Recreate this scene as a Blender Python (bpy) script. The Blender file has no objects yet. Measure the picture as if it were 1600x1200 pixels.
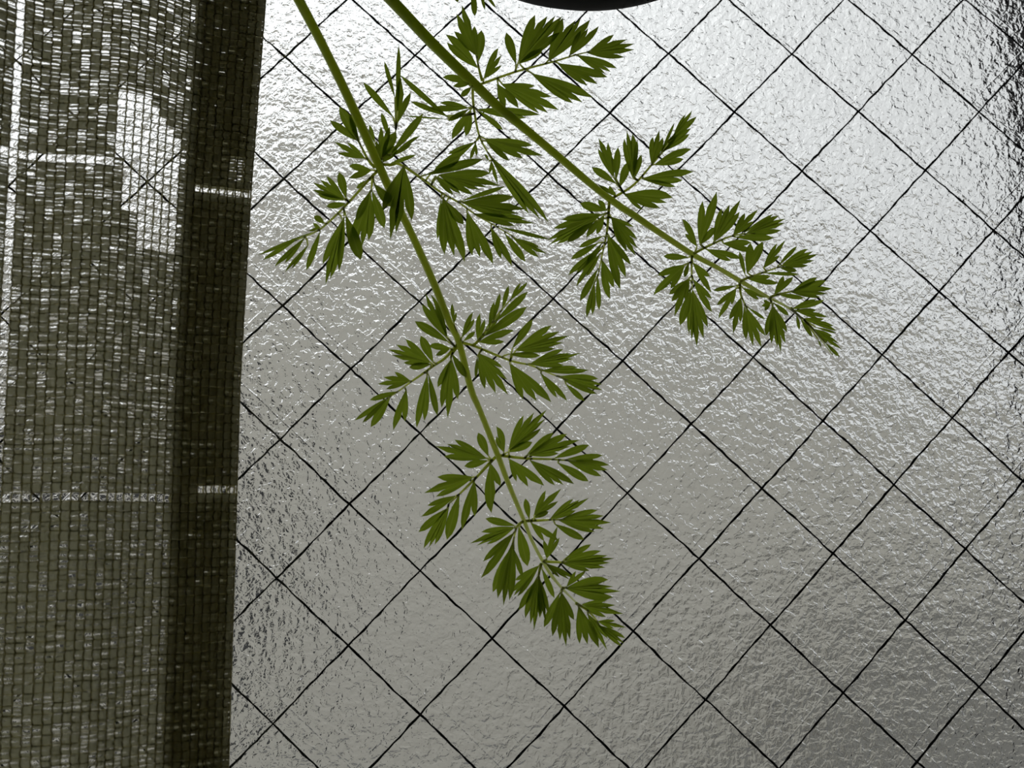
import bpy, bmesh, math, random
from mathutils import Vector, Matrix

# ------------------------------------------------------------------ camera, sky, exposure
SC = bpy.context.scene
COL = SC.collection
Z0 = 1.5                                   # height of the wire crossing used as origin above the floor

cam_data = bpy.data.cameras.new('camera')
cam = bpy.data.objects.new('camera', cam_data)
COL.objects.link(cam)
cam_data.sensor_width = 36.0
cam_data.lens = 1700.0 / 1600.0 * 36.0
cam_data.clip_start = 0.005
cam_data.clip_end = 200.0
rot = Matrix(((0.9975410824, 0.0228281727, -0.0662620809, 0), (-0.0611217011, -0.1792379938, -0.9819052293, 0),
              (-0.0342917846, 0.9835408564, -0.1774019656, 0), (0, 0, 0, 1)))
cam.matrix_world = Matrix.Translation((-0.06581, -0.28278, Z0 - 0.03865)) @ rot
cam_data.dof.use_dof = True
cam_data.dof.focus_distance = 0.275
cam_data.dof.aperture_fstop = 28.0
SC.camera = cam

SC.view_settings.view_transform = 'Standard'
SC.view_settings.look = 'None'
SC.view_settings.exposure = 0.3
SC.view_settings.gamma = 1.0
SC.view_settings.use_curve_mapping = False

world = bpy.data.worlds.new('overcast_sky')
SC.world = world
world.use_nodes = True
wn = world.node_tree.nodes
wl = world.node_tree.links
wn.clear()
w_out = wn.new('ShaderNodeOutputWorld')
w_bg = wn.new('ShaderNodeBackground')
w_tc = wn.new('ShaderNodeTexCoord')
w_nrm = wn.new('ShaderNodeVectorMath'); w_nrm.operation = 'NORMALIZE'
w_dot = wn.new('ShaderNodeVectorMath'); w_dot.operation = 'DOT_PRODUCT'
w_dot.inputs[1].default_value = Vector((-0.26, 0.72, 0.64)).normalized()
w_max = wn.new('ShaderNodeMath'); w_max.operation = 'MAXIMUM'; w_max.inputs[1].default_value = 0.0
w_pow = wn.new('ShaderNodeMath'); w_pow.operation = 'POWER'; w_pow.inputs[1].default_value = 7.0
w_mad = wn.new('ShaderNodeMath'); w_mad.operation = 'MULTIPLY_ADD'
w_mad.inputs[1].default_value = 0.62       # glow of the hazy sun behind the overcast
w_mad.inputs[2].default_value = 0.54       # even overcast sky
w_bg.inputs['Color'].default_value = (0.97, 0.99, 1.0, 1)
wl.new(w_tc.outputs['Generated'], w_nrm.inputs[0])
wl.new(w_nrm.outputs[0], w_dot.inputs[0])
wl.new(w_dot.outputs['Value'], w_max.inputs[0])
wl.new(w_max.outputs[0], w_pow.inputs[0])
wl.new(w_pow.outputs[0], w_mad.inputs[0])
wl.new(w_mad.outputs[0], w_bg.inputs['Strength'])
wl.new(w_bg.outputs[0], w_out.inputs[0])
SC.cycles.blur_glossy = 0.0
SC.cycles.caustics_refractive = True
SC.cycles.max_bounces = 16
SC.cycles.transmission_bounces = 16

rnd = random.Random(7)

# ------------------------------------------------------------------ helpers
def material(name):
    m = bpy.data.materials.new(name)
    m.use_nodes = True
    nt = m.node_tree
    nt.nodes.clear()
    out = nt.nodes.new('ShaderNodeOutputMaterial')
    return m, nt, nt.nodes, nt.links, out

def surface(name, color, color2=None, scale=20.0, rough=0.8, bump=0.0, bump_scale=60.0, stretch=(1, 1, 1)):
    m, nt, N, L, out = material(name)
    b = N.new('ShaderNodeBsdfPrincipled')
    b.inputs['Roughness'].default_value = rough
    tc = N.new('ShaderNodeTexCoord')
    mp = N.new('ShaderNodeMapping'); mp.inputs['Scale'].default_value = stretch
    L.new(tc.outputs['Object'], mp.inputs[0])
    nz = N.new('ShaderNodeTexNoise'); nz.inputs['Scale'].default_value = scale; nz.inputs['Detail'].default_value = 5
    L.new(mp.outputs[0], nz.inputs['Vector'])
    mix = N.new('ShaderNodeMix'); mix.data_type = 'RGBA'
    mix.inputs[6].default_value = (*color, 1)
    mix.inputs[7].default_value = (*(color2 or color), 1)
    L.new(nz.outputs[0], mix.inputs[0])
    L.new(mix.outputs[2], b.inputs['Base Color'])
    if bump:
        n2 = N.new('ShaderNodeTexNoise'); n2.inputs['Scale'].default_value = bump_scale; n2.inputs['Detail'].default_value = 4
        L.new(mp.outputs[0], n2.inputs['Vector'])
        bp = N.new('ShaderNodeBump'); bp.inputs['Distance'].default_value = bump
        L.new(n2.outputs[0], bp.inputs['Height'])
        L.new(bp.outputs[0], b.inputs['Normal'])
    L.new(b.outputs[0], out.inputs[0])
    return m

def sheer(name, color, color2, scale, trans, gloss=0.0, rough=0.5):
    """thin leaf or thread: diffuse reflection plus diffuse transmission"""
    m, nt, N, L, out = material(name)
    tc = N.new('ShaderNodeTexCoord')
    nz = N.new('ShaderNodeTexNoise'); nz.inputs['Scale'].default_value = scale; nz.inputs['Detail'].default_value = 3
    L.new(tc.outputs['Object'], nz.inputs['Vector'])
    mix = N.new('ShaderNodeMix'); mix.data_type = 'RGBA'
    mix.inputs[6].default_value = (*color, 1); mix.inputs[7].default_value = (*color2, 1)
    L.new(nz.outputs[0], mix.inputs[0])
    d = N.new('ShaderNodeBsdfDiffuse'); t = N.new('ShaderNodeBsdfTranslucent')
    L.new(mix.outputs[2], d.inputs['Color']); L.new(mix.outputs[2], t.inputs['Color'])
    ms = N.new('ShaderNodeMixShader'); ms.inputs[0].default_value = trans
    L.new(d.outputs[0], ms.inputs[1]); L.new(t.outputs[0], ms.inputs[2])
    last = ms
    if gloss:
        g = N.new('ShaderNodeBsdfGlossy'); g.inputs['Roughness'].default_value = rough
        m2 = N.new('ShaderNodeMixShader'); m2.inputs[0].default_value = gloss
        L.new(ms.outputs[0], m2.inputs[1]); L.new(g.outputs[0], m2.inputs[2])
        last = m2
    L.new(last.outputs[0], out.inputs[0])
    return m

def mesh_object(name, verts, faces, mats, parent=None, smooth=False, face_mats=None):
    me = bpy.data.meshes.new(name)
    me.from_pydata(verts, [], faces)
    for m in (mats if isinstance(mats, (list, tuple)) else [mats]):
        me.materials.append(m)
    if face_mats:
        me.polygons.foreach_set('material_index', face_mats)
    if smooth:
        me.polygons.foreach_set('use_smooth', [True] * len(me.polygons))
    me.update()
    o = bpy.data.objects.new(name, me)
    COL.objects.link(o)
    if parent:
        o.parent = parent
    return o

def empty(name, loc=(0, 0, 0)):
    o = bpy.data.objects.new(name, None)
    o.empty_display_size = 0.01
    o.location = loc
    COL.objects.link(o)
    return o

def tag(o, label=None, category=None, group=None, kind=None):
    for k, v in (('label', label), ('category', category), ('group', group), ('kind', kind)):
        if v:
            o[k] = v
    return o

def box(V, F, x0, x1, y0, y1, z0, z1):
    b = len(V)
    V += [(x0, y0, z0), (x1, y0, z0), (x1, y1, z0), (x0, y1, z0), (x0, y0, z1), (x1, y0, z1), (x1, y1, z1), (x0, y1, z1)]
    F += [(b, b+3, b+2, b+1), (b+4, b+5, b+6, b+7), (b, b+1, b+5, b+4), (b+1, b+2, b+6, b+5), (b+2, b+3, b+7, b+6), (b+3, b, b+4, b+7)]

def box_object(name, mat, dims, parent=None):
    V, F = [], []
    box(V, F, *dims)
    return mesh_object(name, V, F, mat, parent)

def tube(V, F, pts, radii, sides=8, cap=True):
    """a round tapering tube along pts"""
    b = len(V)
    n = len(pts)
    pts = [Vector(p) for p in pts]
    up = Vector((0, 1, 0))
    for i, p in enumerate(pts):
        t = (pts[min(i + 1, n - 1)] - pts[max(i - 1, 0)])
        t = t.normalized() if t.length > 1e-12 else Vector((0, 0, 1))
        a = t.cross(up)
        if a.length < 1e-4:
            a = t.cross(Vector((1, 0, 0)))
        a.normalize()
        c = t.cross(a).normalized()
        for k in range(sides):
            w = 2 * math.pi * k / sides
            V.append(tuple(p + (a * math.cos(w) + c * math.sin(w)) * radii[i]))
    for i in range(n - 1):
        for k in range(sides):
            k2 = (k + 1) % sides
            F.append((b + i * sides + k, b + i * sides + k2, b + (i + 1) * sides + k2, b + (i + 1) * sides + k))
    if cap:
        F.append(tuple(b + k for k in range(sides))[::-1])
        F.append(tuple(b + (n - 1) * sides + k for k in range(sides)))

def smooth_path(pts, radii, sub=4):
    """Catmull-Rom refinement"""
    P = [Vector(p) for p in pts]
    if len(P) < 3:
        return P, list(radii)
    out, ro = [], []
    for i in range(len(P) - 1):
        p0, p1, p2, p3 = P[max(i-1, 0)], P[i], P[i+1], P[min(i+2, len(P)-1)]
        for s in range(sub):
            t = s / sub
            out.append(0.5 * ((2*p1) + (p2-p0)*t + (2*p0-5*p1+4*p2-p3)*t*t + (3*p1-p0-3*p2+p3)*t**3))
            ro.append(radii[i] * (1-t) + radii[i+1] * t)
    out.append(P[-1]); ro.append(radii[-1])
    return out, ro

def lathe(V, F, profile, centre, seg=48):
    b = len(V)
    for r, z in profile:
        for k in range(seg):
            a = 2 * math.pi * k / seg
            V.append((centre[0] + r * math.cos(a), centre[1] + r * math.sin(a), centre[2] + z))
    for i in range(len(profile) - 1):
        for k in range(seg):
            k2 = (k + 1) % seg
            F.append((b + i*seg + k, b + i*seg + k2, b + (i+1)*seg + k2, b + (i+1)*seg + k))

# ------------------------------------------------------------------ materials
M_plaster = surface('room_plaster', (0.62, 0.60, 0.55), (0.56, 0.54, 0.50), 6, 0.9, 0.002, 90)
M_floor = surface('floor_boards', (0.22, 0.13, 0.07), (0.30, 0.19, 0.10), 5, 0.5, stretch=(1, 8, 1))
M_ceiling = surface('ceiling_paint', (0.68, 0.67, 0.63), (0.64, 0.63, 0.60), 4, 0.9)
M_frame = surface('dark_bronze_aluminium', (0.012, 0.010, 0.012), (0.018, 0.015, 0.016), 40, 0.9)
M_wire = surface('wire_steel', (0.010, 0.016, 0.013), (0.018, 0.022, 0.020), 300, 0.6)
M_render = surface('house_render', (0.79, 0.76, 0.68), (0.59, 0.565, 0.505), 9.0, 0.95, 0.01, 30)
M_roof = surface('roof_edge', (0.30, 0.295, 0.28), (0.36, 0.35, 0.33), 3, 0.8)
M_ground = surface('concrete_yard', (0.22, 0.22, 0.215), (0.30, 0.295, 0.28), 0.8, 0.9)
M_house_glass = surface('dark_window_glass', (0.015, 0.017, 0.02), (0.025, 0.027, 0.03), 3, 0.15)
M_house_frame = surface('brown_window_frame', (0.06, 0.045, 0.035), (0.08, 0.06, 0.05), 10, 0.5)
M_shed = surface('grey_shed_metal', (0.33, 0.32, 0.295), (0.38, 0.37, 0.34), 4, 0.8)
M_pot = surface('black_plastic', (0.002, 0.002, 0.003), (0.004, 0.004, 0.005), 30, 0.8)
for _n in M_pot.node_tree.nodes:
    if _n.type == 'BSDF_PRINCIPLED':
        _n.inputs['Specular IOR Level'].default_value = 0.15
M_cord = surface('black_cord', (0.01, 0.01, 0.01), (0.02, 0.02, 0.02), 200, 0.9)
M_leaf = sheer('carrot_leaf_blade', (0.215, 0.31, 0.016), (0.30, 0.405, 0.024), 260, 0.62, 0.02, 0.45)
_nt = M_leaf.node_tree                          # paler veins, stored on the blade as the attribute 'vein'
_at = _nt.nodes.new('ShaderNodeAttribute'); _at.attribute_name = 'vein'
_pw = _nt.nodes.new('ShaderNodeMath'); _pw.operation = 'POWER'; _pw.inputs[1].default_value = 5.0
_sc = _nt.nodes.new('ShaderNodeMath'); _sc.operation = 'MULTIPLY'; _sc.inputs[1].default_value = 0.6
_mx = _nt.nodes.new('ShaderNodeMix'); _mx.data_type = 'RGBA'; _mx.inputs[7].default_value = (0.40, 0.46, 0.07, 1)
_nt.links.new(_at.outputs['Fac'], _pw.inputs[0]); _nt.links.new(_pw.outputs[0], _sc.inputs[0]); _nt.links.new(_sc.outputs[0], _mx.inputs[0])
_src = [n for n in _nt.nodes if n.type == 'MIX' and n != _mx][0]
_nt.links.new(_src.outputs[2], _mx.inputs[6])
for _n in _nt.nodes:
    if _n.type in ('BSDF_DIFFUSE', 'BSDF_TRANSLUCENT'):
        _nt.links.new(_mx.outputs[2], _n.inputs['Color'])
M_stalk = surface('carrot_stalk', (0.53, 0.60, 0.24), (0.62, 0.67, 0.30), 300, 0.5, stretch=(1, 1, 0.15))
M_leaf_stem = surface('carrot_leaf_stem', (0.50, 0.56, 0.13), (0.58, 0.62, 0.18), 300, 0.5)
for _m in (M_stalk, M_leaf_stem):
    for _n in _m.node_tree.nodes:
        if _n.type == 'BSDF_PRINCIPLED':       # juicy stalk: light soaks through it
            _n.inputs['Subsurface Weight'].default_value = 1.0
            _n.inputs['Subsurface Radius'].default_value = (0.9, 1.0, 0.5)
            _n.inputs['Subsurface Scale'].default_value = 0.006 if _m is M_stalk else 0.003
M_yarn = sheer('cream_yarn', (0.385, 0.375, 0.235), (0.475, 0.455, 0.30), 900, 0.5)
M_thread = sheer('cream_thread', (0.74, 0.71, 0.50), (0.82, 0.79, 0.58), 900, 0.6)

def glass_material():
    m, nt, N, L, out = material('patterned_wired_glass')
    g = N.new('ShaderNodeBsdfGlass')
    g.inputs['IOR'].default_value = 1.5
    g.inputs['Roughness'].default_value = 0.0
    g.inputs['Color'].default_value = (0.985, 0.995, 0.985, 1)
    tc = N.new('ShaderNodeTexCoord')
    def noise(scale, detail, roughness, distort=0.0):
        mp = N.new('ShaderNodeMapping')
        mp.inputs['Scale'].default_value = (1, 0.02, 1)
        L.new(tc.outputs['Object'], mp.inputs[0])
        n = N.new('ShaderNodeTexNoise')
        n.inputs['Scale'].default_value = scale
        n.inputs['Detail'].default_value = detail
        n.inputs['Roughness'].default_value = roughness
        n.inputs['Distortion'].default_value = distort
        L.new(mp.outputs[0], n.inputs['Vector'])
        return n.outputs[0]
    def math_node(op, a, b=None, c=None):
        n = N.new('ShaderNodeMath'); n.operation = op
        for i, v in enumerate((a, b, c)):
            if v is None:
                continue
            if isinstance(v, (int, float)):
                n.inputs[i].default_value = v
            else:
                L.new(v, n.inputs[i])
        return n.outputs[0]
    fine = noise(540.0, 2.5, 0.55, 0.4)        # hammered grain, about two millimetres
    broad = noise(150.0, 1.0, 0.5)             # slow waves of the rolled surface
    h = math_node('MULTIPLY_ADD', fine, GLASS_FINE, math_node('MULTIPLY', broad, GLASS_BROAD))
    # pressed seam that runs beside every wire, with a rounded corner over each crossing
    sx = N.new('ShaderNodeSeparateXYZ'); L.new(tc.outputs['Object'], sx.inputs[0])
    ux = math_node('MULTIPLY', sx.outputs['X'], 1.0 / (2 * GX))
    uz = math_node('MULTIPLY', math_node('SUBTRACT', sx.outputs['Z'], SEAM_UP), 1.0 / (2 * GZ))
    wob = math_node('MULTIPLY_ADD', noise(60.0, 2, 0.5), 0.05, -0.025)
    a = math_node('ADD', math_node('ADD', ux, uz), wob)
    b = math_node('ADD', math_node('SUBTRACT', ux, uz), wob)
    for q in (a, b):
        fr = math_node('ABSOLUTE', math_node('SUBTRACT', math_node('FRACT', math_node('ADD', q, 0.5)), 0.5))
        ridge = math_node('MAXIMUM', math_node('SUBTRACT', 1.0, math_node('MULTIPLY', fr, 1.0 / 0.011)), 0.0)
        h = math_node('MULTIPLY_ADD', ridge, SEAM_H, h)
    bp = N.new('ShaderNodeBump')
    bp.inputs['Strength'].default_value = 1.0
    bp.inputs['Distance'].default_value = 1.0
    L.new(h, bp.inputs['Height'])
    L.new(bp.outputs[0], g.inputs['Normal'])
    L.new(g.outputs[0], out.inputs[0])
    return m

# wire lattice: one step along "\" is (GX, -GZ), one along "/" is (GX, GZ)
TH = math.radians(44.58)
GX, GZ = 0.025 * math.cos(TH), 0.025 * math.sin(TH)
GLASS_FINE, GLASS_BROAD, SEAM_H, SEAM_UP = 0.00080, 0.0007, 0.00008, 0.0042
M_glass = glass_material()
M_glass_plain, _nt, _N, _L, _o = material('plain_glass_face')
_g = _N.new('ShaderNodeBsdfGlass'); _g.inputs['IOR'].default_value = 1.5; _g.inputs['Roughness'].default_value = 0.0
_L.new(_g.outputs[0], _o.inputs[0])

# ------------------------------------------------------------------ the room
WX0, WX1, WZ0, WZ1 = -0.52, 0.135, Z0 - 0.5, Z0 + 0.5       # window opening
RX0, RX1, RY0, CEIL = -1.6, 1.5, -2.6, 2.45
tag(box_object('floor', M_floor, (RX0 - .1, RX1 + .1, RY0 - .1, 0.06, -0.1, 0.0)), kind='structure')
tag(box_object('ceiling', M_ceiling, (RX0 - .1, RX1 + .1, RY0 - .1, 0.06, CEIL, CEIL + 0.1)), kind='structure')
tag(box_object('wall_left', M_plaster, (RX0 - .1, RX0, RY0, 0.02, 0, CEIL)), kind='structure')
tag(box_object('wall_right', M_plaster, (RX1, RX1 + .1, RY0, 0.02, 0, CEIL)), kind='structure')
tag(box_object('wall_back', M_plaster, (RX0 - .1, RX1 + .1, RY0 - .1, RY0, 0, CEIL)), kind='structure')
V, F = [], []
FT = 0.03
box(V, F, RX0 - .1, WX0 - FT, 0.02, 0.060, 0, CEIL)
box(V, F, WX1 + FT, RX1 + .1, 0.02, 0.060, 0, CEIL)
box(V, F, WX0 - FT, WX1 + FT, 0.02, 0.060, 0, WZ0 - FT)
box(V, F, WX0 - FT, WX1 + FT, 0.02, 0.060, WZ1 + FT, CEIL)
tag(mesh_object('wall_window', V, F, M_plaster), kind='structure')

# window: deep dark frame, wired patterned pane
window = tag(empty('window_1', (0, 0, Z0)), 'patterned wired glass window in a deep dark frame', kind='structure')
for nm, d in (('jamb', (WX0 - FT, WX0, -0.02, 0.062, -0.53, 0.53)), ('jamb', (WX1, WX1 + FT, -0.02, 0.062, -0.53, 0.53)),
              ('head', (WX0, WX1, -0.02, 0.062, 0.5, 0.53)), ('sill', (WX0, WX1, -0.03, 0.062, -0.53, -0.5))):
    box_object(nm, M_frame, d, window)
HT = 0.0034
V, F = [], []
box(V, F, WX0, WX1, -HT, HT, -0.5, 0.5)
pane = mesh_object('glass_pane', V, F, [M_glass, M_glass_plain], window, face_mats=[1, 1, 1, 1, 0, 1])
tag(pane, 'hammered translucent wired glass')

CORR = ((0.3763, 0.3068), (-0.1472, 0.051), (0.1821, 0.0829), (-0.02, -0.0067), (0.0074, -0.0323), (-0.0632, -0.0344))
def lattice(i, j):
    """slightly irregular lattice of the wire mesh, metres in the pane"""
    ci, cj = max(-7, min(4.5, i)), max(-5, min(7, j))
    k = (1, ci, cj, ci*ci, ci*cj, cj*cj)
    dx = sum(k[n] * CORR[n][0] for n in range(6)) * 0.001
    dz = sum(k[n] * CORR[n][1] for n in range(6)) * 0.001
    return GX * (i + j) + dx, GZ * (j - i) + dz

def make_wire(fixed, along):
    wr = random.Random(fixed * 31 + (1 if along == 'i' else 500))
    pts, rad = [], []
    n = -44 * 14
    ph, ph2 = wr.uniform(0, 6), wr.uniform(0, 6)
    while n < 44 * 14:
        t = n / 14.0
        x, z = lattice(t, fixed) if along == 'i' else lattice(fixed, t)
        wob = 0.00009 * math.sin(t * 5.0 + ph) + 0.00006 * math.sin(t * 23.0 + ph2) + wr.uniform(-1, 1) * 0.00009
        if along == 'i':
            x += wob * 0.7; z += wob * 0.7
        else:
            x += wob * 0.7; z -= wob * 0.7
        if WX0 + 0.0012 < x < WX1 - 0.0012 and -0.4988 < z < 0.4988:
            pts.append((x, wr.uniform(-0.0001, 0.0001), z))
            rad.append(0.00026 * wr.uniform(0.7, 1.45))
        n += 1
    if len(pts) > 3:
        V, F = [], []
        tube(V, F, pts, rad, 5)
        mesh_object('wire', V, F, M_wire, window, smooth=True)

for k in range(-36, 37):
    make_wire(k, 'i')
    make_wire(k, 'j')

# ------------------------------------------------------------------ outside
tag(box_object('ground', M_ground, (-40, 40, 0.07, 60, -0.5, -0.3)), kind='structure')
house = tag(empty('neighbour_house', (0, 6.0, -0.3)),
            'pale grey rendered house gable beyond the patterned glass', 'house')
slope = -0.46                                # fall of the roof edge to the right
xa, za = -0.85, 4.12                          # ridge
xr = 4.6
zr = za + slope * (xr - xa) + 0.3
xl = -6.5
zl = za - 0.40 * (xa - xl) + 0.3
V = [(xl, 0, 0), (xr, 0, 0), (xr, 0, zr), (xa, 0, za + .3), (xl, 0, zl), (xl, 7, 0), (xr, 7, 0), (xr, 7, zr), (xa, 7, za + .3), (xl, 7, zl)]
F = [(0, 1, 2, 3, 4), (9, 8, 7, 6, 5), (1, 6, 7, 2), (0, 4, 9, 5), (0, 5, 6, 1), (2, 7, 8, 3), (3, 8, 9, 4)]
mesh_object('wall', V, F, M_render, house)
for (x0, z0, x1, z1) in ((xa, za + .3, xr + .3, zr - 0.3 * 0.46), (xl - .3, zl - 0.3 * 0.46, xa, za + .3)):
    V = [(x0, -.15, z0), (x1, -.15, z1), (x1, -.15, z1 + .1), (x0, -.15, z0 + .1), (x0, 7.15, z0), (x1, 7.15, z1), (x1, 7.15, z1 + .1), (x0, 7.15, z0 + .1)]
    F = [(0, 1, 2, 3), (7, 6, 5, 4), (0, 4, 5, 1), (1, 5, 6, 2), (2, 6, 7, 3), (3, 7, 4, 0)]
    mesh_object('roof', V, F, M_roof, house)
hw = box_object('window', M_house_frame, (-3.0, -1.30, -0.05, 0.02, 1.15, 2.65), house)
for s in (0, 1):
    box_object('pane', M_house_glass, (-2.95 + s * .83, -2.18 + s * .83, -0.06, 0.0, 1.21, 2.59), hw)
shed = tag(empty('storage_shed', (0, 4.6, -0.3)), 'grey metal storage shed standing in front of the house gable', 'shed')
box_object('body', M_shed, (1.75, 4.2, 0, 0.9, 0, 1.38), shed)
V = [(1.68, -.05, 1.38), (4.27, -.05, 1.38), (4.27, .95, 1.38), (1.68, .95, 1.38), (1.68, -.05, 1.42), (4.27, -.05, 1.42), (4.27, .95, 1.50), (1.68, .95, 1.50)]
mesh_object('lid', V, [(0, 3, 2, 1), (4, 5, 6, 7), (0, 1, 5, 4), (1, 2, 6, 5), (2, 3, 7, 6), (3, 0, 4, 7)], M_shed, shed)
for k in range(2):
    box_object('door', M_shed, (1.8 + k * 1.2, 2.95 + k * 1.2, -0.02, 0.0, 0.05, 1.33), shed)

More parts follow.
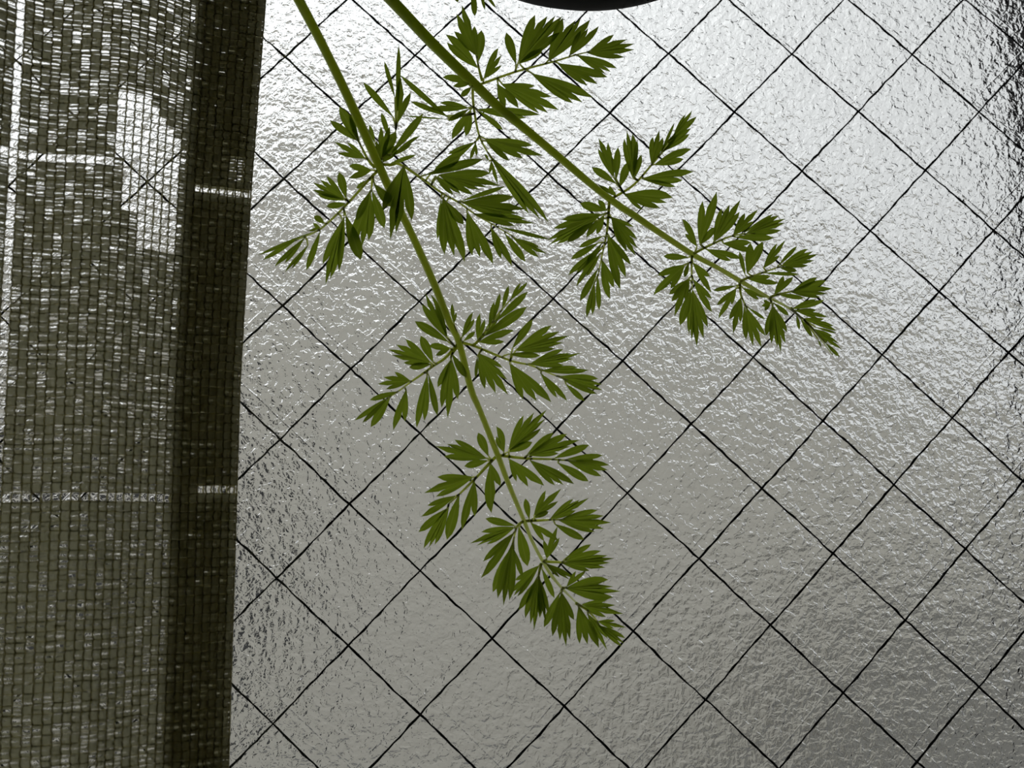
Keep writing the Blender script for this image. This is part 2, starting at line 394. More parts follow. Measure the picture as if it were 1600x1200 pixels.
FRONDS = [
 ([(-1209,-541,1851,11),(-1185,-499,1487,12),(-1095,-469,1223,12),(-969,-440,977,12),(-912,-426,862,11),(-859,-413,747,11),(-810,-399,633,11),(-762,-386,519,10),(-713,-373,413,9),(-666,-360,302,9),(-631,-349,209,8),(-611,-344,164,8),(-586,-331,56,8),(-567,-325,7,7),(-528,-312,-97,7),(-505,-304,-163,6),(-470,-293,-252,5),(-452,-288,-300,4),(-429,-282,-346,4),(-409,-278,-380,4),(-384,-274,-411,3),(-350,-270,-448,2),(-338,-267,-470,2)],
  [
   ([[-356,-270,-443],[-327,-265,-462],[-301,-257,-493]],3,[
    ([-346,-264,-449],[[-281,-249,-441],[-259,-242,-452],[-242,-248,-473],[-284,-250,-478]],0,0),
    ([-305,-256,-487],[[-262,-251,-488],[-237,-255,-504],[-266,-254,-506]],0,0),
    ([-306,-269,-495],[[-242,-267,-528],[-246,-273,-539],[-252,-271,-545]],0,0),
    ([-330,-272,-467],[[-283,-254,-527],[-285,-257,-554],[-303,-255,-533]],0,0),
    ([-350,-277,-449],[[-352,-276,-535],[-334,-278,-537],[-307,-266,-546]],0,85),
   ]),
   ([[-385,-275,-408],[-375,-283,-407]],3,[
    ([-380,-280,-409],[[-273,-251,-393],[-263,-257,-409],[-243,-242,-421],[-264,-253,-433]],17,0),
    ([-376,-271,-407],[[-352,-275,-370],[-329,-278,-369]],0,0),
   ]),
   ([[-386,-274,-411],[-388,-259,-421]],3,[
    ([-389,-266,-416],[[-433,-276,-496]],13,0),
    ([-388,-280,-417],[[-417,-305,-517],[-400,-302,-526],[-386,-300,-541],[-377,-307,-526],[-364,-291,-482]],0,85),
   ]),
   ([[-433,-282,-350],[-439,-284,-372],[-441,-283,-386]],3,[
    ([-436,-275,-354],[[-496,-277,-387],[-509,-276,-417],[-500,-273,-423],[-492,-281,-424]],10,90),
    ([-440,-268,-383],[[-490,-285,-455]],12,0),
    ([-439,-272,-372],[[-475,-293,-472],[-464,-302,-485],[-456,-301,-499],[-442,-303,-472]],0,85),
    ([-439,-287,-381],[[-439,-295,-468],[-431,-308,-486],[-423,-297,-466]],0,0),
    ([-432,-272,-359],[[-404,-257,-430]],12,0),
   ]),
   ([[-428,-282,-345],[-422,-287,-343]],3,[
    ([-420,-282,-341],[[-425,-279,-297],[-390,-269,-265],[-387,-272,-292]],0,0),
   ]),
   ([[-429,-282,-346],[-386,-271,-349],[-374,-296,-348]],3,[
    ([-381,-274,-344],[[-316,-290,-311]],12,0),
    ([-388,-280,-350],[[-292,-262,-326],[-275,-252,-337],[-262,-255,-344],[-272,-260,-354],[-283,-261,-365],[-321,-269,-371]],0,85),
    ([-424,-290,-350],[[-362,-301,-387],[-370,-297,-390],[-393,-300,-384]],0,0),
   ]),
   ([[-471,-293,-252],[-488,-305,-265],[-495,-273,-295]],3,[
    ([-489,-291,-263],[[-560,-297,-244]],16,0),
    ([-490,-290,-265],[[-570,-278,-274],[-596,-274,-299],[-582,-280,-305],[-558,-273,-302]],0,0),
    ([-493,-300,-277],[[-568,-296,-342],[-574,-307,-379]],0,80),
    ([-499,-282,-308],[[-546,-255,-411]],13,0),
    ([-497,-282,-298],[[-538,-309,-426],[-526,-318,-443],[-511,-302,-432]],0,85),
    ([-497,-290,-313],[[-478,-287,-380]],12,0),
    ([-483,-285,-262],[[-464,-264,-355]],18,0),
   ]),
   ([[-467,-293,-252],[-435,-294,-252],[-408,-287,-251],[-375,-295,-252]],3,[
    ([-458,-298,-250],[[-466,-303,-201]],20,0),
    ([-448,-297,-242],[[-417,-278,-183],[-380,-275,-180],[-389,-282,-209]],0,0),
    ([-451,-297,-247],[[-413,-307,-233]],20,0),
    ([-411,-288,-251],[[-352,-277,-204],[-336,-270,-206],[-315,-267,-203],[-347,-275,-231]],0,85),
    ([-390,-290,-253],[[-298,-281,-232],[-282,-275,-245],[-267,-279,-262],[-284,-277,-276],[-306,-276,-282]],0,82),
    ([-401,-289,-260],[[-332,-292,-300]],15,0),
    ([-456,-290,-255],[[-390,-292,-301],[-424,-288,-300]],0,0),
   ]),
   ([[-533,-311,-103],[-579,-313,-150],[-621,-296,-188],[-645,-299,-209]],3,[
    ([-548,-305,-102],[[-571,-298,-44]],22,0),
    ([-552,-314,-107],[[-627,-305,-59],[-645,-303,-68],[-672,-308,-73],[-652,-303,-97]],0,88),
    ([-548,-303,-110],[[-606,-294,-121]],20,0),
    ([-583,-297,-147],[[-669,-296,-145],[-700,-301,-182],[-673,-291,-190]],0,82),
    ([-624,-292,-188],[[-693,-291,-210],[-708,-290,-235]],0,85),
    ([-645,-293,-216],[[-714,-303,-270]],14,0),
    ([-642,-296,-210],[[-704,-288,-308],[-692,-286,-306],[-678,-285,-300]],0,85),
    ([-618,-298,-184],[[-650,-294,-290]],15,0),
    ([-583,-312,-154],[[-615,-313,-268],[-585,-318,-240]],0,80),
    ([-545,-306,-115],[[-546,-306,-233],[-523,-303,-171]],17,70),
   ]),
   ([[-527,-312,-99],[-465,-319,-109],[-400,-324,-114],[-346,-321,-119]],3,[
    ([-512,-316,-95],[[-529,-324,-56],[-529,-330,-34]],25,0),
    ([-503,-314,-90],[[-464,-318,-8],[-439,-319,-1],[-409,-326,4],[-412,-314,-16],[-424,-325,-40]],0,78),
    ([-507,-315,-94],[[-446,-322,-72]],20,0),
    ([-463,-319,-104],[[-394,-307,-48]],13,0),
    ([-459,-321,-103],[[-363,-321,-54],[-332,-313,-68],[-356,-318,-83],[-384,-316,-98]],0,82),
    ([-398,-302,-110],[[-310,-289,-79]],13,0),
    ([-374,-304,-114],[[-278,-300,-104]],10,0),
    ([-367,-318,-117],[[-267,-312,-130],[-270,-307,-141],[-286,-308,-155]],0,85),
    ([-390,-308,-119],[[-317,-310,-166]],15,0),
    ([-455,-321,-113],[[-399,-336,-175],[-379,-338,-175],[-356,-348,-174]],0,85),
    ([-502,-309,-107],[[-485,-299,-161],[-457,-294,-174],[-420,-293,-172]],0,80),
   ]),
   ([[-615,-343,160],[-643,-346,128],[-671,-323,114],[-702,-338,89],[-732,-318,73],[-752,-318,58],[-779,-325,39]],3,[
    ([-638,-350,172],[[-696,-327,262],[-687,-324,289],[-675,-327,287],[-665,-326,255]],0,88),
    ([-637,-345,173],[[-660,-354,255]],10,0),
    ([-633,-351,162],[[-713,-346,216]],15,0),
    ([-631,-346,150],[[-681,-337,156],[-666,-343,134]],25,0),
    ([-671,-337,117],[[-700,-341,182]],20,0),
    ([-677,-332,119],[[-735,-345,174],[-756,-347,162],[-776,-338,153],[-768,-346,138],[-742,-339,119]],0,85),
    ([-676,-338,115],[[-728,-334,108]],22,0),
    ([-725,-328,78],[[-762,-334,99],[-787,-341,87],[-801,-342,71],[-782,-340,58]],0,80),
    ([-753,-334,53],[[-821,-333,35]],13,0),
    ([-772,-331,43],[[-856,-318,-11]],8,0),
    ([-778,-337,38],[[-837,-348,-22]],9,0),
    ([-772,-320,45],[[-820,-304,-25]],15,0),
    ([-735,-340,58],[[-768,-328,-37],[-741,-330,-17]],0,80),
    ([-686,-331,94],[[-714,-323,-32],[-696,-318,-16]],10,85),
    ([-684,-337,94],[[-665,-338,-8]],10,0),
   ]),
   ([[-615,-342,154],[-629,-349,133],[-631,-344,118]],3,[
    ([-632,-332,125],[[-663,-343,60]],14,0),
    ([-630,-336,131],[[-655,-343,9],[-642,-335,-15],[-617,-334,30]],0,80),
    ([-629,-348,137],[[-596,-348,79]],18,0),
   ]),
   ([[-610,-344,165],[-600,-344,162],[-574,-348,153],[-493,-349,117],[-443,-335,107],[-394,-325,87],[-360,-346,68]],3,[
    ([-622,-354,206],[[-624,-345,259],[-616,-349,235]],15,0),
    ([-605,-354,172],[[-576,-343,236],[-573,-345,221]],14,0),
    ([-601,-340,167],[[-572,-346,188]],20,0),
    ([-489,-347,143],[[-435,-336,219]],13,0),
    ([-481,-337,143],[[-393,-358,196],[-374,-351,184],[-353,-366,170],[-367,-356,156],[-387,-355,142]],0,82),
    ([-500,-347,133],[[-422,-347,127]],13,0),
    ([-449,-345,108],[[-368,-355,141],[-349,-357,131],[-325,-351,132],[-345,-348,119],[-367,-346,105]],0,82),
    ([-425,-343,92],[[-335,-348,98],[-309,-345,91]],10,90),
    ([-381,-334,80],[[-283,-316,75],[-274,-318,61],[-273,-309,49],[-288,-318,38]],0,85),
    ([-365,-330,64],[[-321,-326,21]],15,0),
    ([-423,-334,90],[[-385,-332,30],[-360,-328,22]],0,85),
    ([-495,-343,113],[[-466,-332,26],[-434,-335,21],[-401,-332,18]],0,82),
    ([-567,-343,138],[[-554,-337,52],[-528,-329,43],[-499,-327,39],[-500,-338,73],[-511,-334,103]],0,78),
    ([-569,-348,131],[[-575,-357,77]],10,0),
   ]),
   ([[-579,-343,157],[-568,-352,163],[-538,-337,203],[-513,-353,234],[-488,-361,260]],3,[
    ([-568,-338,166],[[-560,-351,231],[-550,-353,216]],16,0),
    ([-541,-354,191],[[-526,-339,261]],11,0),
    ([-531,-355,206],[[-512,-364,277]],10,0),
    ([-509,-349,235],[[-490,-342,300]],11,0),
    ([-489,-353,260],[[-462,-358,302],[-446,-358,304]],12,0),
    ([-526,-347,210],[[-446,-356,279]],11,0),
    ([-552,-353,175],[[-450,-332,246]],13,0),
    ([-567,-338,165],[[-480,-336,192],[-504,-339,165]],15,0),
    ([-564,-342,165],[[-510,-336,238]],11,0),
   ]),
   ([[-783,-393,576],[-809,-393,551],[-859,-395,492],[-910,-391,442],[-938,-384,424],[-982,-386,404]],3,[
    ([-805,-384,574],[[-860,-383,585],[-860,-389,553]],20,0),
    ([-813,-390,549],[[-843,-383,529]],20,0),
    ([-866,-385,503],[[-882,-390,569]],20,0),
    ([-868,-391,500],[[-910,-403,553],[-925,-404,545],[-942,-400,539],[-942,-407,518]],0,80),
    ([-867,-389,499],[[-932,-399,509]],15,0),
    ([-863,-387,491],[[-912,-393,482]],22,0),
    ([-916,-386,443],[[-941,-381,465]],30,0),
    ([-926,-367,438],[[-956,-364,434],[-946,-365,451]],20,0),
    ([-935,-366,434],[[-1069,-390,371]],4,0),
    ([-981,-377,408],[[-1062,-366,365]],8,0),
    ([-961,-380,414],[[-1029,-401,337],[-1007,-394,347]],8,80),
    ([-953,-380,397],[[-1008,-379,327],[-993,-385,334]],8,0),
    ([-926,-379,431],[[-959,-384,332]],10,0),
    ([-874,-374,461],[[-924,-367,352],[-918,-363,303],[-908,-356,319]],10,85),
    ([-872,-371,474],[[-886,-363,333]],7,0),
    ([-870,-370,472],[[-831,-405,344]],14,0),
   ]),
   ([[-803,-391,558],[-809,-378,524]],3,[
    ([-810,-388,522],[[-842,-404,443]],14,0),
    ([-810,-376,522],[[-855,-378,387],[-831,-382,388],[-816,-381,402]],14,82),
    ([-807,-379,527],[[-779,-374,435]],16,0),
    ([-802,-398,537],[[-756,-411,474]],20,0),
   ]),
   ([[-798,-393,576],[-814,-398,595],[-831,-413,627],[-849,-411,662]],3,[
    ([-830,-401,630],[[-878,-417,720]],16,0),
    ([-835,-409,635],[[-901,-395,692]],14,0),
    ([-819,-395,598],[[-885,-398,612],[-893,-404,641],[-862,-399,638]],0,70),
    ([-835,-408,637],[[-855,-404,703]],13,0),
   ]),
   ([[-795,-394,585],[-777,-393,603],[-758,-389,637],[-747,-412,663]],3,[
    ([-750,-416,689],[[-822,-414,778]],10,0),
    ([-747,-411,739],[[-772,-415,835]],7,0),
    ([-743,-403,703],[[-738,-375,897]],4,0),
    ([-744,-406,679],[[-734,-393,805],[-711,-398,764]],10,0),
    ([-786,-398,587],[[-794,-406,638],[-782,-411,672],[-761,-417,668]],0,85),
    ([-762,-408,640],[[-780,-423,701]],13,0),
    ([-761,-405,602],[[-682,-408,707]],10,0),
    ([-761,-401,600],[[-689,-417,644],[-710,-417,625]],12,0),
    ([-782,-400,585],[[-746,-407,625]],30,0),
    ([-782,-403,595],[[-747,-408,658]],22,0),
    ([-797,-394,635],[[-810,-391,684]],13,0),
    ([-775,-390,581],[[-701,-380,615]],9,0),
   ]),
   ([[-785,-394,585],[-760,-395,582],[-741,-384,588],[-693,-385,555],[-643,-372,520],[-604,-376,495],[-565,-374,465],[-527,-384,438],[-470,-364,408]],3,[
    ([-730,-396,581],[[-781,-422,466],[-764,-433,394],[-751,-428,409],[-714,-415,441]],0,70),
    ([-686,-395,555],[[-545,-420,587]],10,0),
    ([-671,-390,559],[[-597,-413,593]],18,0),
    ([-651,-398,556],[[-527,-401,558],[-505,-400,529],[-534,-405,521],[-552,-409,515],[-569,-406,503]],0,82),
    ([-659,-393,556],[[-616,-403,503],[-599,-399,506]],14,85),
    ([-644,-378,509],[[-656,-373,405]],7,0),
    ([-641,-384,506],[[-640,-401,363],[-618,-407,356],[-594,-399,346]],0,78),
    ([-635,-378,498],[[-594,-392,432]],18,0),
    ([-585,-372,475],[[-575,-375,362],[-557,-375,356],[-527,-370,341]],0,80),
    ([-601,-375,497],[[-491,-366,539]],7,0),
    ([-599,-381,494],[[-474,-400,497],[-446,-412,460],[-464,-416,449],[-491,-396,450]],0,85),
    ([-572,-389,462],[[-448,-385,447],[-427,-377,438],[-474,-387,430]],10,88),
    ([-531,-382,433],[[-508,-394,350],[-484,-392,334]],0,80),
    ([-499,-377,419],[[-450,-370,349]],14,0),
    ([-518,-379,435],[[-393,-387,395]],5,0),
    ([-479,-366,410],[[-413,-354,387],[-397,-353,372],[-417,-357,363]],0,80),
   ]),
  ]),
 ([(-1200,-463,1928,13),(-1171,-413,1558,13),(-1019,-378,1312,14),(-866,-356,1148,14),(-756,-340,1034,15),(-658,-325,927,14),(-561,-312,830,13),(-496,-303,766,12),(-433,-296,713,11),(-340,-285,633,10),(-262,-276,565,9),(-207,-270,522,9),(-168,-266,496,9),(-105,-260,452,8),(-20,-252,395,7),(38,-248,363,6),(101,-243,325,6),(165,-238,287,4),(222,-234,255,3),(277,-227,204,3),(302,-222,170,2),(324,-218,140,2)],
  [
   ([[-725,-348,1090],[-622,-338,1100],[-552,-345,1070],[-529,-357,1050]],3,[
    ([-607,-353,1074],[[-592,-361,1014]],15,0),
    ([-553,-336,1071],[[-551,-344,985]],12,0),
    ([-536,-347,1060],[[-525,-341,1007]],10,0),
    ([-528,-341,1059],[[-497,-334,1016]],10,0),
   ]),
   ([[-536,-312,833],[-544,-331,855],[-549,-321,898]],3,[
    ([-544,-315,863],[[-621,-331,928],[-623,-334,948]],18,85),
    ([-548,-330,889],[[-603,-338,949],[-596,-340,997],[-582,-338,1021],[-552,-337,965]],0,90),
    ([-545,-309,881],[[-533,-293,977]],17,0),
   ]),
   ([[-554,-311,821],[-533,-306,829],[-453,-310,857],[-357,-318,880],[-303,-312,900],[-261,-327,903]],3,[
    ([-533,-311,837],[[-492,-304,927],[-485,-307,906],[-486,-309,875]],0,80),
    ([-451,-326,867],[[-473,-331,955]],17,0),
    ([-446,-313,877],[[-396,-303,1018],[-362,-291,1027],[-342,-302,1023],[-323,-292,1029],[-336,-307,968]],0,88),
    ([-445,-313,876],[[-380,-303,923]],16,0),
    ([-370,-311,883],[[-325,-296,1013],[-293,-297,1005],[-280,-298,1009],[-256,-304,1005]],0,85),
    ([-318,-320,893],[[-284,-310,966],[-265,-301,975],[-238,-302,979]],0,85),
    ([-274,-324,900],[[-206,-343,937],[-175,-352,922],[-156,-349,911],[-157,-345,898],[-182,-341,878]],0,78),
    ([-300,-319,898],[[-199,-329,861],[-214,-322,854],[-229,-323,849]],0,88),
    ([-349,-314,879],[[-224,-315,835],[-251,-325,814],[-276,-322,812]],0,88),
    ([-416,-320,849],[[-261,-302,793],[-288,-317,773],[-311,-310,774]],0,88),
    ([-499,-306,829],[[-449,-320,760],[-481,-314,758]],16,0),
    ([-490,-305,828],[[-402,-288,832],[-358,-284,808],[-339,-279,775],[-368,-281,765],[-392,-278,764]],8,90),
   ]),
   ([[-558,-311,823],[-573,-317,824]],3,[
    ([-558,-316,828],[[-634,-308,841],[-609,-316,815]],20,80),
    ([-562,-320,814],[[-590,-326,786]],25,0),
   ]),
   ([[-558,-311,825],[-560,-306,812],[-559,-313,763],[-547,-303,692],[-520,-283,645],[-503,-278,620]],3,[
    ([-557,-299,764],[[-392,-291,753],[-427,-286,747]],10,90),
    ([-547,-295,763],[[-486,-281,717]],13,0),
    ([-565,-296,766],[[-614,-285,690],[-580,-293,695]],18,75),
    ([-569,-299,767],[[-643,-287,788],[-669,-288,777]],16,0),
    ([-568,-309,761],[[-623,-321,725]],14,0),
    ([-617,-306,734],[[-739,-305,850]],6,0),
    ([-623,-295,746],[[-715,-280,798]],9,0),
    ([-619,-293,740],[[-731,-276,758]],3,0),
    ([-537,-283,694],[[-413,-269,677],[-388,-282,645],[-439,-283,637]],10,88),
    ([-534,-301,682],[[-476,-312,623]],12,0),
    ([-525,-288,651],[[-376,-263,485],[-399,-282,486],[-427,-276,502]],7,85),
    ([-518,-284,637],[[-525,-288,600],[-505,-287,575]],8,0),
    ([-524,-287,633],[[-534,-285,653]],20,0),
   ]),
   ([[-547,-293,693],[-557,-277,686]],3,[
    ([-555,-282,686],[[-665,-304,598]],10,0),
    ([-555,-287,684],[[-626,-297,648]],10,0),
    ([-556,-291,680],[[-570,-293,632],[-555,-292,643]],14,0),
   ]),
   ([[-227,-271,535],[-215,-276,540],[-167,-283,568],[-119,-283,620],[-86,-282,658],[-60,-285,696]],3,[
    ([-203,-273,559],[[-213,-278,598]],5,0),
    ([-206,-270,576],[[-268,-273,620]],18,0),
    ([-215,-280,588],[[-251,-289,664],[-249,-299,689],[-225,-294,679],[-216,-289,641]],0,90),
    ([-209,-278,582],[[-198,-261,673]],13,0),
    ([-202,-278,562],[[-174,-268,634]],18,0),
    ([-166,-281,582],[[-182,-273,695],[-172,-260,722],[-159,-267,710]],12,85),
    ([-167,-288,584],[[-155,-300,679]],8,0),
    ([-164,-281,584],[[-143,-284,647]],14,0),
    ([-120,-289,617],[[-108,-274,701],[-88,-269,724],[-83,-276,699]],14,80),
    ([-98,-291,642],[[-52,-272,735]],5,0),
    ([-63,-293,690],[[-30,-307,743],[-13,-306,753]],10,0),
    ([-78,-292,676],[[2,-284,745]],10,0),
    ([-90,-285,654],[[-12,-285,717],[-17,-285,702]],12,90),
    ([-99,-281,643],[[-49,-280,704]],12,0),
    ([-113,-277,622],[[-5,-258,676],[-28,-257,648]],14,85),
    ([-146,-273,588],[[-6,-256,612],[-35,-252,591]],12,88),
    ([-146,-280,585],[[-53,-256,573]],9,0),
    ([-193,-279,546],[[-70,-287,535],[-84,-283,523],[-104,-285,508]],17,88),
    ([-185,-269,545],[[-148,-281,502]],12,0),
    ([-210,-273,542],[[-258,-285,569],[-226,-278,569],[-213,-275,554]],0,88),
   ]),
   ([[-227,-272,538],[-233,-274,487],[-239,-274,447],[-247,-243,405],[-259,-232,353]],3,[
    ([-233,-265,508],[[-303,-279,523]],22,0),
    ([-234,-259,511],[[-252,-255,540]],28,0),
    ([-242,-273,497],[[-348,-279,484]],12,0),
    ([-248,-261,499],[[-369,-264,467],[-386,-276,434],[-381,-269,425],[-363,-261,428]],10,85),
    ([-264,-260,485],[[-338,-280,425]],13,0),
    ([-240,-263,500],[[-290,-269,437],[-263,-267,446]],16,85),
    ([-243,-257,447],[[-306,-245,422]],14,0),
    ([-254,-255,431],[[-329,-264,386]],13,0),
    ([-258,-250,414],[[-340,-267,340],[-318,-261,350]],0,85),
    ([-249,-267,427],[[-301,-257,357]],13,0),
    ([-253,-253,404],[[-316,-244,322],[-293,-253,343]],0,85),
    ([-259,-248,368],[[-312,-269,278]],11,0),
    ([-271,-246,332],[[-297,-268,237],[-283,-264,244]],10,80),
    ([-262,-243,352],[[-260,-227,264]],10,0),
    ([-251,-250,389],[[-233,-235,290],[-223,-239,318]],16,85),
    ([-234,-250,454],[[-210,-268,307],[-193,-254,341]],12,82),
    ([-234,-268,445],[[-183,-267,366]],11,0),
    ([-227,-265,494],[[-169,-265,465]],10,0),
    ([-225,-269,491],[[-205,-265,420]],10,0),
    ([-226,-273,490],[[-192,-279,395],[-171,-280,385],[-166,-283,405],[-166,-279,428]],0,88),
   ]),
   ([[-20,-253,397],[-13,-267,399],[27,-269,418],[78,-264,439],[135,-271,443]],3,[
    ([-7,-246,417],[[-38,-252,451],[-42,-251,491]],16,85),
    ([-3,-251,418],[[9,-258,532],[44,-263,553]],0,75),
    ([-3,-258,419],[[40,-257,466]],18,0),
    ([30,-261,423],[[63,-247,520],[86,-239,533],[115,-244,545],[108,-248,510]],0,82),
    ([78,-268,438],[[116,-261,500],[150,-264,509],[136,-265,477]],0,82),
    ([107,-253,448],[[190,-249,498]],7,0),
    ([109,-269,442],[[200,-269,489],[219,-261,484],[215,-263,472],[204,-264,453]],0,80),
    ([81,-264,436],[[188,-249,437]],12,0),
    ([50,-265,420],[[126,-263,423],[130,-263,400]],14,90),
    ([10,-255,409],[[102,-245,384],[74,-249,379]],15,88),
   ]),
   ([[-23,-252,394],[-29,-263,373],[-25,-237,314]],3,[
    ([-29,-245,391],[[-97,-254,392]],17,0),
    ([-42,-254,371],[[-117,-266,339]],14,0),
    ([-40,-244,374],[[-124,-238,298],[-81,-244,311]],12,82),
    ([-34,-257,375],[[-50,-263,333]],17,0),
    ([-32,-235,339],[[-88,-247,295]],14,0),
    ([-33,-247,338],[[-86,-262,273],[-82,-266,234],[-50,-257,279]],0,85),
    ([-30,-248,311],[[-66,-263,215]],14,0),
    ([-25,-237,312],[[-41,-239,196],[-34,-234,181],[-25,-247,163],[-6,-244,184],[6,-240,211]],10,85),
    ([-24,-249,378],[[23,-233,302],[21,-238,342]],12,85),
    ([-25,-246,336],[[21,-230,251],[21,-239,285]],12,85),
   ]),
   ([[95,-243,326],[105,-256,330],[148,-253,345],[199,-253,362]],3,[
    ([112,-237,341],[[100,-243,406]],12,0),
    ([114,-243,346],[[134,-230,433],[169,-221,439]],14,92),
    ([153,-251,357],[[190,-262,418],[212,-263,426],[195,-260,387]],0,82),
    ([190,-258,362],[[247,-244,416]],9,0),
    ([201,-246,365],[[275,-240,409],[290,-238,404],[303,-238,397],[290,-242,379],[271,-243,365]],0,82),
    ([152,-242,349],[[248,-241,343]],7,0),
    ([192,-257,358],[[236,-263,347]],20,0),
    ([115,-235,336],[[180,-225,344],[200,-225,327]],14,90),
   ]),
   ([[94,-243,324],[93,-250,290],[108,-237,264]],3,[
    ([86,-247,316],[[20,-260,300]],11,0),
    ([84,-245,310],[[28,-257,263]],11,0),
    ([88,-233,315],[[41,-215,239],[75,-226,272]],10,82),
    ([98,-233,290],[[59,-244,228],[63,-254,189],[88,-240,222]],0,85),
    ([105,-234,270],[[99,-239,178]],11,0),
    ([108,-234,265],[[124,-213,168],[145,-214,163],[157,-215,192]],8,75),
    ([114,-226,265],[[157,-228,233]],11,0),
    ([102,-233,314],[[159,-235,285],[141,-237,280]],15,90),
   ]),
   ([[170,-238,285],[177,-249,288],[218,-253,296],[239,-227,305]],3,[
    ([179,-239,290],[[210,-238,343],[235,-240,340]],0,92),
    ([226,-240,301],[[292,-245,334]],13,0),
    ([220,-244,297],[[314,-243,325],[332,-244,306],[314,-250,291],[294,-248,282]],0,85),
    ([190,-235,295],[[256,-232,283]],13,0),
   ]),
   ([[169,-237,284],[180,-220,270]],3,[
    ([170,-243,271],[[147,-248,275],[143,-247,262],[148,-247,248]],15,85),
    ([177,-227,265],[[151,-237,187]],13,0),
    ([174,-243,264],[[162,-242,166],[178,-241,158],[185,-245,144],[200,-237,167],[203,-244,194]],0,85),
    ([179,-231,275],[[215,-234,239]],17,0),
   ]),
   ([[221,-234,260],[236,-228,247],[251,-231,231]],3,[
    ([225,-226,258],[[295,-216,284],[316,-212,283]],12,88),
    ([233,-226,255],[[286,-235,253],[315,-241,234],[290,-232,232]],10,90),
    ([233,-240,243],[[238,-236,202]],14,0),
    ([246,-226,236],[[270,-236,182]],13,0),
    ([248,-234,232],[[307,-225,231],[334,-222,214],[343,-216,203]],7,92),
    ([281,-224,212],[[336,-227,194]],8,0),
    ([275,-227,207],[[327,-221,187],[343,-217,171],[348,-222,153],[313,-222,170]],0,90),
    ([302,-232,170],[[339,-224,134]],13,0),
    ([289,-217,184],[[296,-222,159]],12,0),
   ]),
  ]),
]

# ------------------------------------------------------------------ carrot leaves
def leaf_lobe(parent, base, tips, width, notch):
    """one toothed leaf segment: outline through its tips, creased and cupped, with fine veins"""
    B = Vector(base)
    T = [Vector(t) for t in tips]
    mean = sum(T, Vector()) / len(T)
    axis = mean - B
    Lm = axis.length
    a = axis.normalized()
    nrm = Vector((0, -1, 0))
    nrm = (nrm - a * nrm.dot(a)).normalized()
    s = a.cross(nrm).normalized()                 # sideways in the blade
    T.sort(key=lambda t: math.atan2((t - B).dot(s), (t - B).dot(a)))
    nd = 0.82 * notch / 100.0 if notch else 0.57
    wf = 0.88 * width / 100.0
    if not wf:
        wf = 0.10
    if len(T) == 1 and not width:
        wf = 0.14
    def edge(t, side, steps=7):
        d = t - B
        L = d.length
        e = d.normalized()
        sd = (s - e * s.dot(e)).normalized() * side
        pts = []
        for k in range(1, steps):
            u = k / steps
            f = u ** 1.25 * (1 - u) ** 0.8 / 0.300         # wedge base, widest past the middle
            pts.append(B + e * (L * u) + sd * (L * wf * f))
        return pts
    outline = edge(T[0], -1)
    for k, t in enumerate(T):
        outline.append(t)
        if k + 1 < len(T):
            n = T[k + 1]
            la, lb = (t - B).length, (n - B).length
            mid = (t - B).normalized() * 0.5 + (n - B).normalized() * 0.5
            nt = B + mid.normalized() * (min(la, lb) * 0.75 + max(la, lb) * 0.25) * nd
            for q, far in ((t, 1), (n, -1)):
                if far < 0:
                    outline.append(nt)
                ax = (q - B).normalized()
                away = nt - B
                away = away - ax * away.dot(ax)
                away = away.normalized() if away.length > 1e-9 else Vector()
                cut = (q - nt).length
                for f in ((0.3, 0.65) if far > 0 else (0.65, 0.3)):
                    outline.append(q.lerp(nt, f) + away * cut * (0.035 if f < 0.5 else 0.07))
    outline += edge(T[-1], 1)[::-1]
    lr = random.Random(int(abs(B.x * 1e6) + abs(B.z * 1e6)))
    bend = lr.uniform(-0.16, 0.16)
    fold = lr.uniform(0.05, 0.35)
    def lift(p):
        d = p - B
        u = d.dot(a) / Lm
        v = d.dot(s)
        w = abs(v)
        return p + nrm * (bend * Lm * u * u * 0.5 - fold * w + 0.25 * w * w / max(Lm * 0.2, 1e-5))
    V = [tuple(B)]
    n = len(outline)
    for f in (0.45, 0.8, 1.0):
        for p in outline:
            V.append(tuple(lift(B + (p - B) * f)))
    F = []
    for k in range(n - 1):
        F.append((0, 1 + k, 2 + k))
        for r in range(2):
            F.append((1 + r*n + k, 1 + (r+1)*n + k, 2 + (r+1)*n + k, 2 + r*n + k))
    o = mesh_object('leaf_lobe', V, F, M_leaf, parent, smooth=True)
    tip_set = set(i for i, p in enumerate(outline) if any((p - t).length < 1e-9 for t in T))
    vein = [1.0] + [1.0 if k in tip_set else 0.0 for f in range(3) for k in range(n)]
    at = o.data.attributes.new('vein', 'FLOAT', 'POINT')
    at.data.foreach_set('value', vein)
    return o

def metres(p):
    return Vector((p[0], p[1], p[2])) * 1e-4

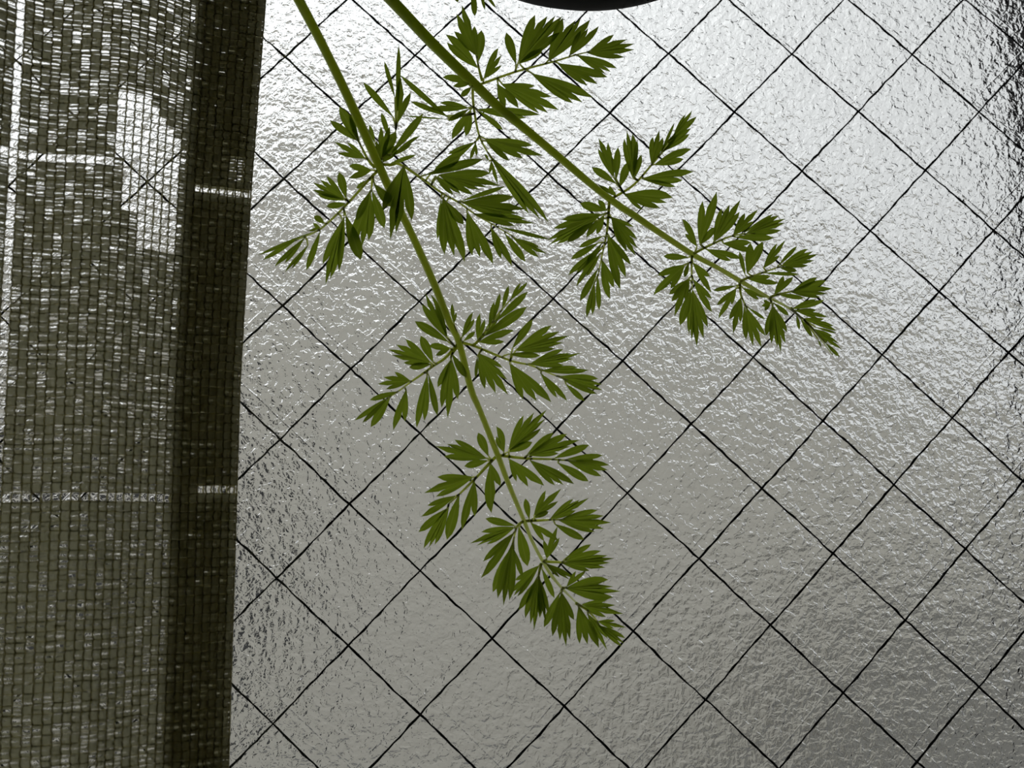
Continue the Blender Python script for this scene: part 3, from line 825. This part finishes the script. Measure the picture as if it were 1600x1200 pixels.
LEAF_LABELS = (
    ('long feathery green carrot leaf, its stalk hanging steeply nearest the curtain', 'leaf'),
    ('feathery green carrot leaf with thicker stalk slanting across under the black pot', 'leaf'),
)
for (stalk, leaflets), (lab, cat) in zip(FRONDS, LEAF_LABELS):
    top = metres(stalk[0][:3])
    leaf = tag(empty('carrot_leaf', (0, 0, Z0)), lab, cat, 'carrot leaves')
    pts, rad = smooth_path([metres(p[:3]) for p in stalk], [p[3] * 1e-4 for p in stalk], 4)
    V, F = [], []
    tube(V, F, pts, rad, 10)
    mesh_object('stalk', V, F, M_stalk, leaf, smooth=True)
    for path, r, lobes in leaflets:
        pts, rad = smooth_path([metres(p) for p in path], [r * 1.35e-4 * (1.0 - 0.6 * k / max(1, len(path) - 1)) for k in range(len(path))], 4)
        V, F = [], []
        tube(V, F, pts, rad, 6)
        # short stems from the branch to each lobe
        for base, tips, w, n in lobes:
            B = metres(base)
            near = min(pts, key=lambda q: (q - B).length)
            if (near - B).length > 0.0002:
                tube(V, F, [near, near.lerp(B, 0.5) + Vector((0, -0.0002, 0)), B + (metres(tips[0]) - B) * 0.05], [r * 0.95e-4, r * 0.8e-4, r * 0.7e-4], 5)
        lf = mesh_object('leaflet', V, F, M_leaf_stem, leaf, smooth=True)
        for base, tips, w, n in lobes:
            leaf_lobe(lf, metres(base), [metres(t) for t in tips], w, n)

# ------------------------------------------------------------------ hanging pots
def hanging_pot(name, label, centre, r, cord_top):
    pot = tag(empty(name, centre), label, 'pot')
    V, F = [], []
    prof = [(0.0001, -r)]
    for k in range(1, 15):
        a = -math.pi / 2 + k / 14 * math.pi / 2 * 1.05
        prof.append((r * math.cos(a), r * math.sin(a)))
    prof += [(r * 1.02, r * 0.30), (r * 0.96, r * 0.30), (r * 0.94, 0.0), (r * 0.8, -r * 0.3), (0.0001, -r * 0.35)]
    lathe(V, F, prof, (0, 0, 0), 64)
    mesh_object('body', V, F, M_pot, pot, smooth=True)
    V, F = [], []
    lathe(V, F, [(r * 0.97, r * 0.22), (r * 1.09, r * 0.24), (r * 1.10, r * 0.36), (r * 0.97, r * 0.36), (r * 0.97, r * 0.22)], (0, 0, 0), 64)
    mesh_object('rim', V, F, M_pot, pot)
    apex = Vector((0, 0, r * 0.3 + 0.25))
    for k in range(3):
        a = 2 * math.pi * k / 3 + 0.5
        V, F = [], []
        tube(V, F, [Vector((math.cos(a) * r * 1.05, math.sin(a) * r * 1.05, r * 0.3)), apex], [0.0008, 0.0008], 6)
        mesh_object('cord', V, F, M_cord, pot)
    V, F = [], []
    tube(V, F, [apex, Vector((0, 0, cord_top - centre[2]))], [0.0011, 0.0011], 6)
    mesh_object('hanging_line', V, F, M_cord, pot)
    return pot

hanging_pot('hanging_pot', 'round-bottomed black hanging pot above the slanting carrot leaf', (-0.0243, -0.050, Z0 + 0.1655), 0.0647, CEIL)

# ------------------------------------------------------------------ lace curtain
E0 = Vector((-0.106, -0.055))                      # free edge in plan
ED = Vector((-43.0, -25.0)).normalized()
EN = Vector((-ED.y, ED.x))
if EN.y > 0:
    EN = -EN                                       # towards the room
CW, CH = 0.00170, 0.00182                          # cell of the net
ZB, ZT = Z0 - 0.125, Z0 + 0.235
NR = int((ZT - ZB) / CH)
NCOL = 96

def sheet(u, z, layer=0.0):
    """point of the cloth: u metres from the free edge, z height"""
    h = z - Z0
    d = h - 0.047                                  # the free edge swings a little along its height
    e = (-0.067 * d if d > 0 else -0.048 * max(d, -0.044) - 0.018 * min(d + 0.044, 0.0)) * max(0.0, 1.0 - u / 0.045)
    wave = 0.0022 * math.sin(u * 95.0 + h * 4.0) * min(1.0, u / 0.03) + 0.0012 * math.sin(u * 210.0 + 1.3 + h * 9.0)
    if u > 0.055:
        wave += 0.012 * math.sin((u - 0.055) * 70.0)
    p = E0 + ED * (u + e) + EN * (wave - layer)
    return Vector((p.x, p.y, z))

cr = random.Random(11)
HEM = 8
def cell_kind(c, r):
    """0 open net, 1 spot (thinly filled), 2 filled"""
    u = (c + 0.5) * CW * 1000
    h = (ZB + (r + 0.5) * CH - Z0) * 1000
    if c >= HEM:
        if 28.5 > u > 14.6 and 30 < h < 62.5:
            if u < 23.5 or h > 37 and u < 27.5 or h > 48:
                return 0 if h < 62.5 - max(0.0, (23 - u)) * 1.0 else 2
        if abs(h - 47.4) < 0.9 and u > 29:
            return 0
        if abs(h + 20.0) < 0.95:
            return 0
        if 45.8 < u < 48.0:
            return 0
        if (c - r // 3) % 3 == 0 and r % 3 < 2:
            return 1
        if cr.random() < 0.05:
            return 1
        return 2
    if abs(h - 45.6) < 0.95 and c < 7:
        return 0
    if abs(h + 19.2) < 0.95 and c < 5:
        return 0
    if 47 < h < 53 and c in (1, 2):
        return 1
    return 2

def ribbon(V, F, a, b, half):
    """short flat yarn across a cell, bowed towards the room"""
    m = (a + b) * 0.5 + Vector((EN.x, EN.y, 0)) * 0.00012
    n = len(V)
    up = Vector((0, 0, half))
    for p in (a, m, b):
        V.append(tuple(p - up)); V.append(tuple(p + up))
    F.append((n, n + 2, n + 3, n + 1)); F.append((n + 2, n + 4, n + 5, n + 3))

def cloth(name, c0, c1, layer, parent, label, dense=0.0):
    V, F = [], []
    jit = {}
    for c in range(c0, c1 + 1):                    # upright chains
        pts, rad = [], []
        for r in range(NR * 2 + 1):
            z = ZB + r * CH * 0.5
            zig = 0.00010 * (1 if r % 2 else -1) + cr.uniform(-1, 1) * 0.00006
            pts.append(sheet(max(0.0, c * CW + zig), z, layer))
            rad.append(0.00020 if r % 2 else 0.00015)
        tube(V, F, pts, rad, 4, False)
    for r in range(NR + 1):                        # weft
        pts = []
        for c in range(c0, c1 + 1):
            pts.append(sheet(c * CW, ZB + r * CH + cr.uniform(-1, 1) * 0.00008 + 0.00006 * math.sin(c * .7), layer))
        tube(V, F, pts, [0.00013] * len(pts), 4, False)
    n_thread = len(F)
    for c in range(c0, c1):
        for r in range(NR):
            k = cell_kind(c, r)
            if k == 0:
                continue
            z = ZB + r * CH
            ua, ub = c * CW, (c + 1) * CW
            if k == 2:
                fills = ((0.26, 0.23 + dense), (0.74, 0.235 + dense))
            else:
                fills = ((0.27, 0.16), (0.73, 0.15)) if cr.random() < 0.55 else ((0.25, 0.10), (0.72, 0.13))
            for f, hh in fills:
                f += cr.uniform(-1, 1) * 0.06
                ribbon(V, F, sheet(ua, z + f * CH, layer), sheet(ub, z + (f + cr.uniform(-1, 1) * 0.1) * CH, layer), hh * CH * cr.uniform(0.8, 1.12))
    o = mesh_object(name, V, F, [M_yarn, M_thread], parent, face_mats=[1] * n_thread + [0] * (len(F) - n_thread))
    return tag(o, label, kind='stuff')

curtain = tag(empty('lace_curtain', (0, 0, 0)), 'cream openwork lace curtain hanging beside the carrot leaves', 'curtain')
cloth('lace_panel', 0, NCOL, 0.0, curtain, 'openwork net with filled and open squares')
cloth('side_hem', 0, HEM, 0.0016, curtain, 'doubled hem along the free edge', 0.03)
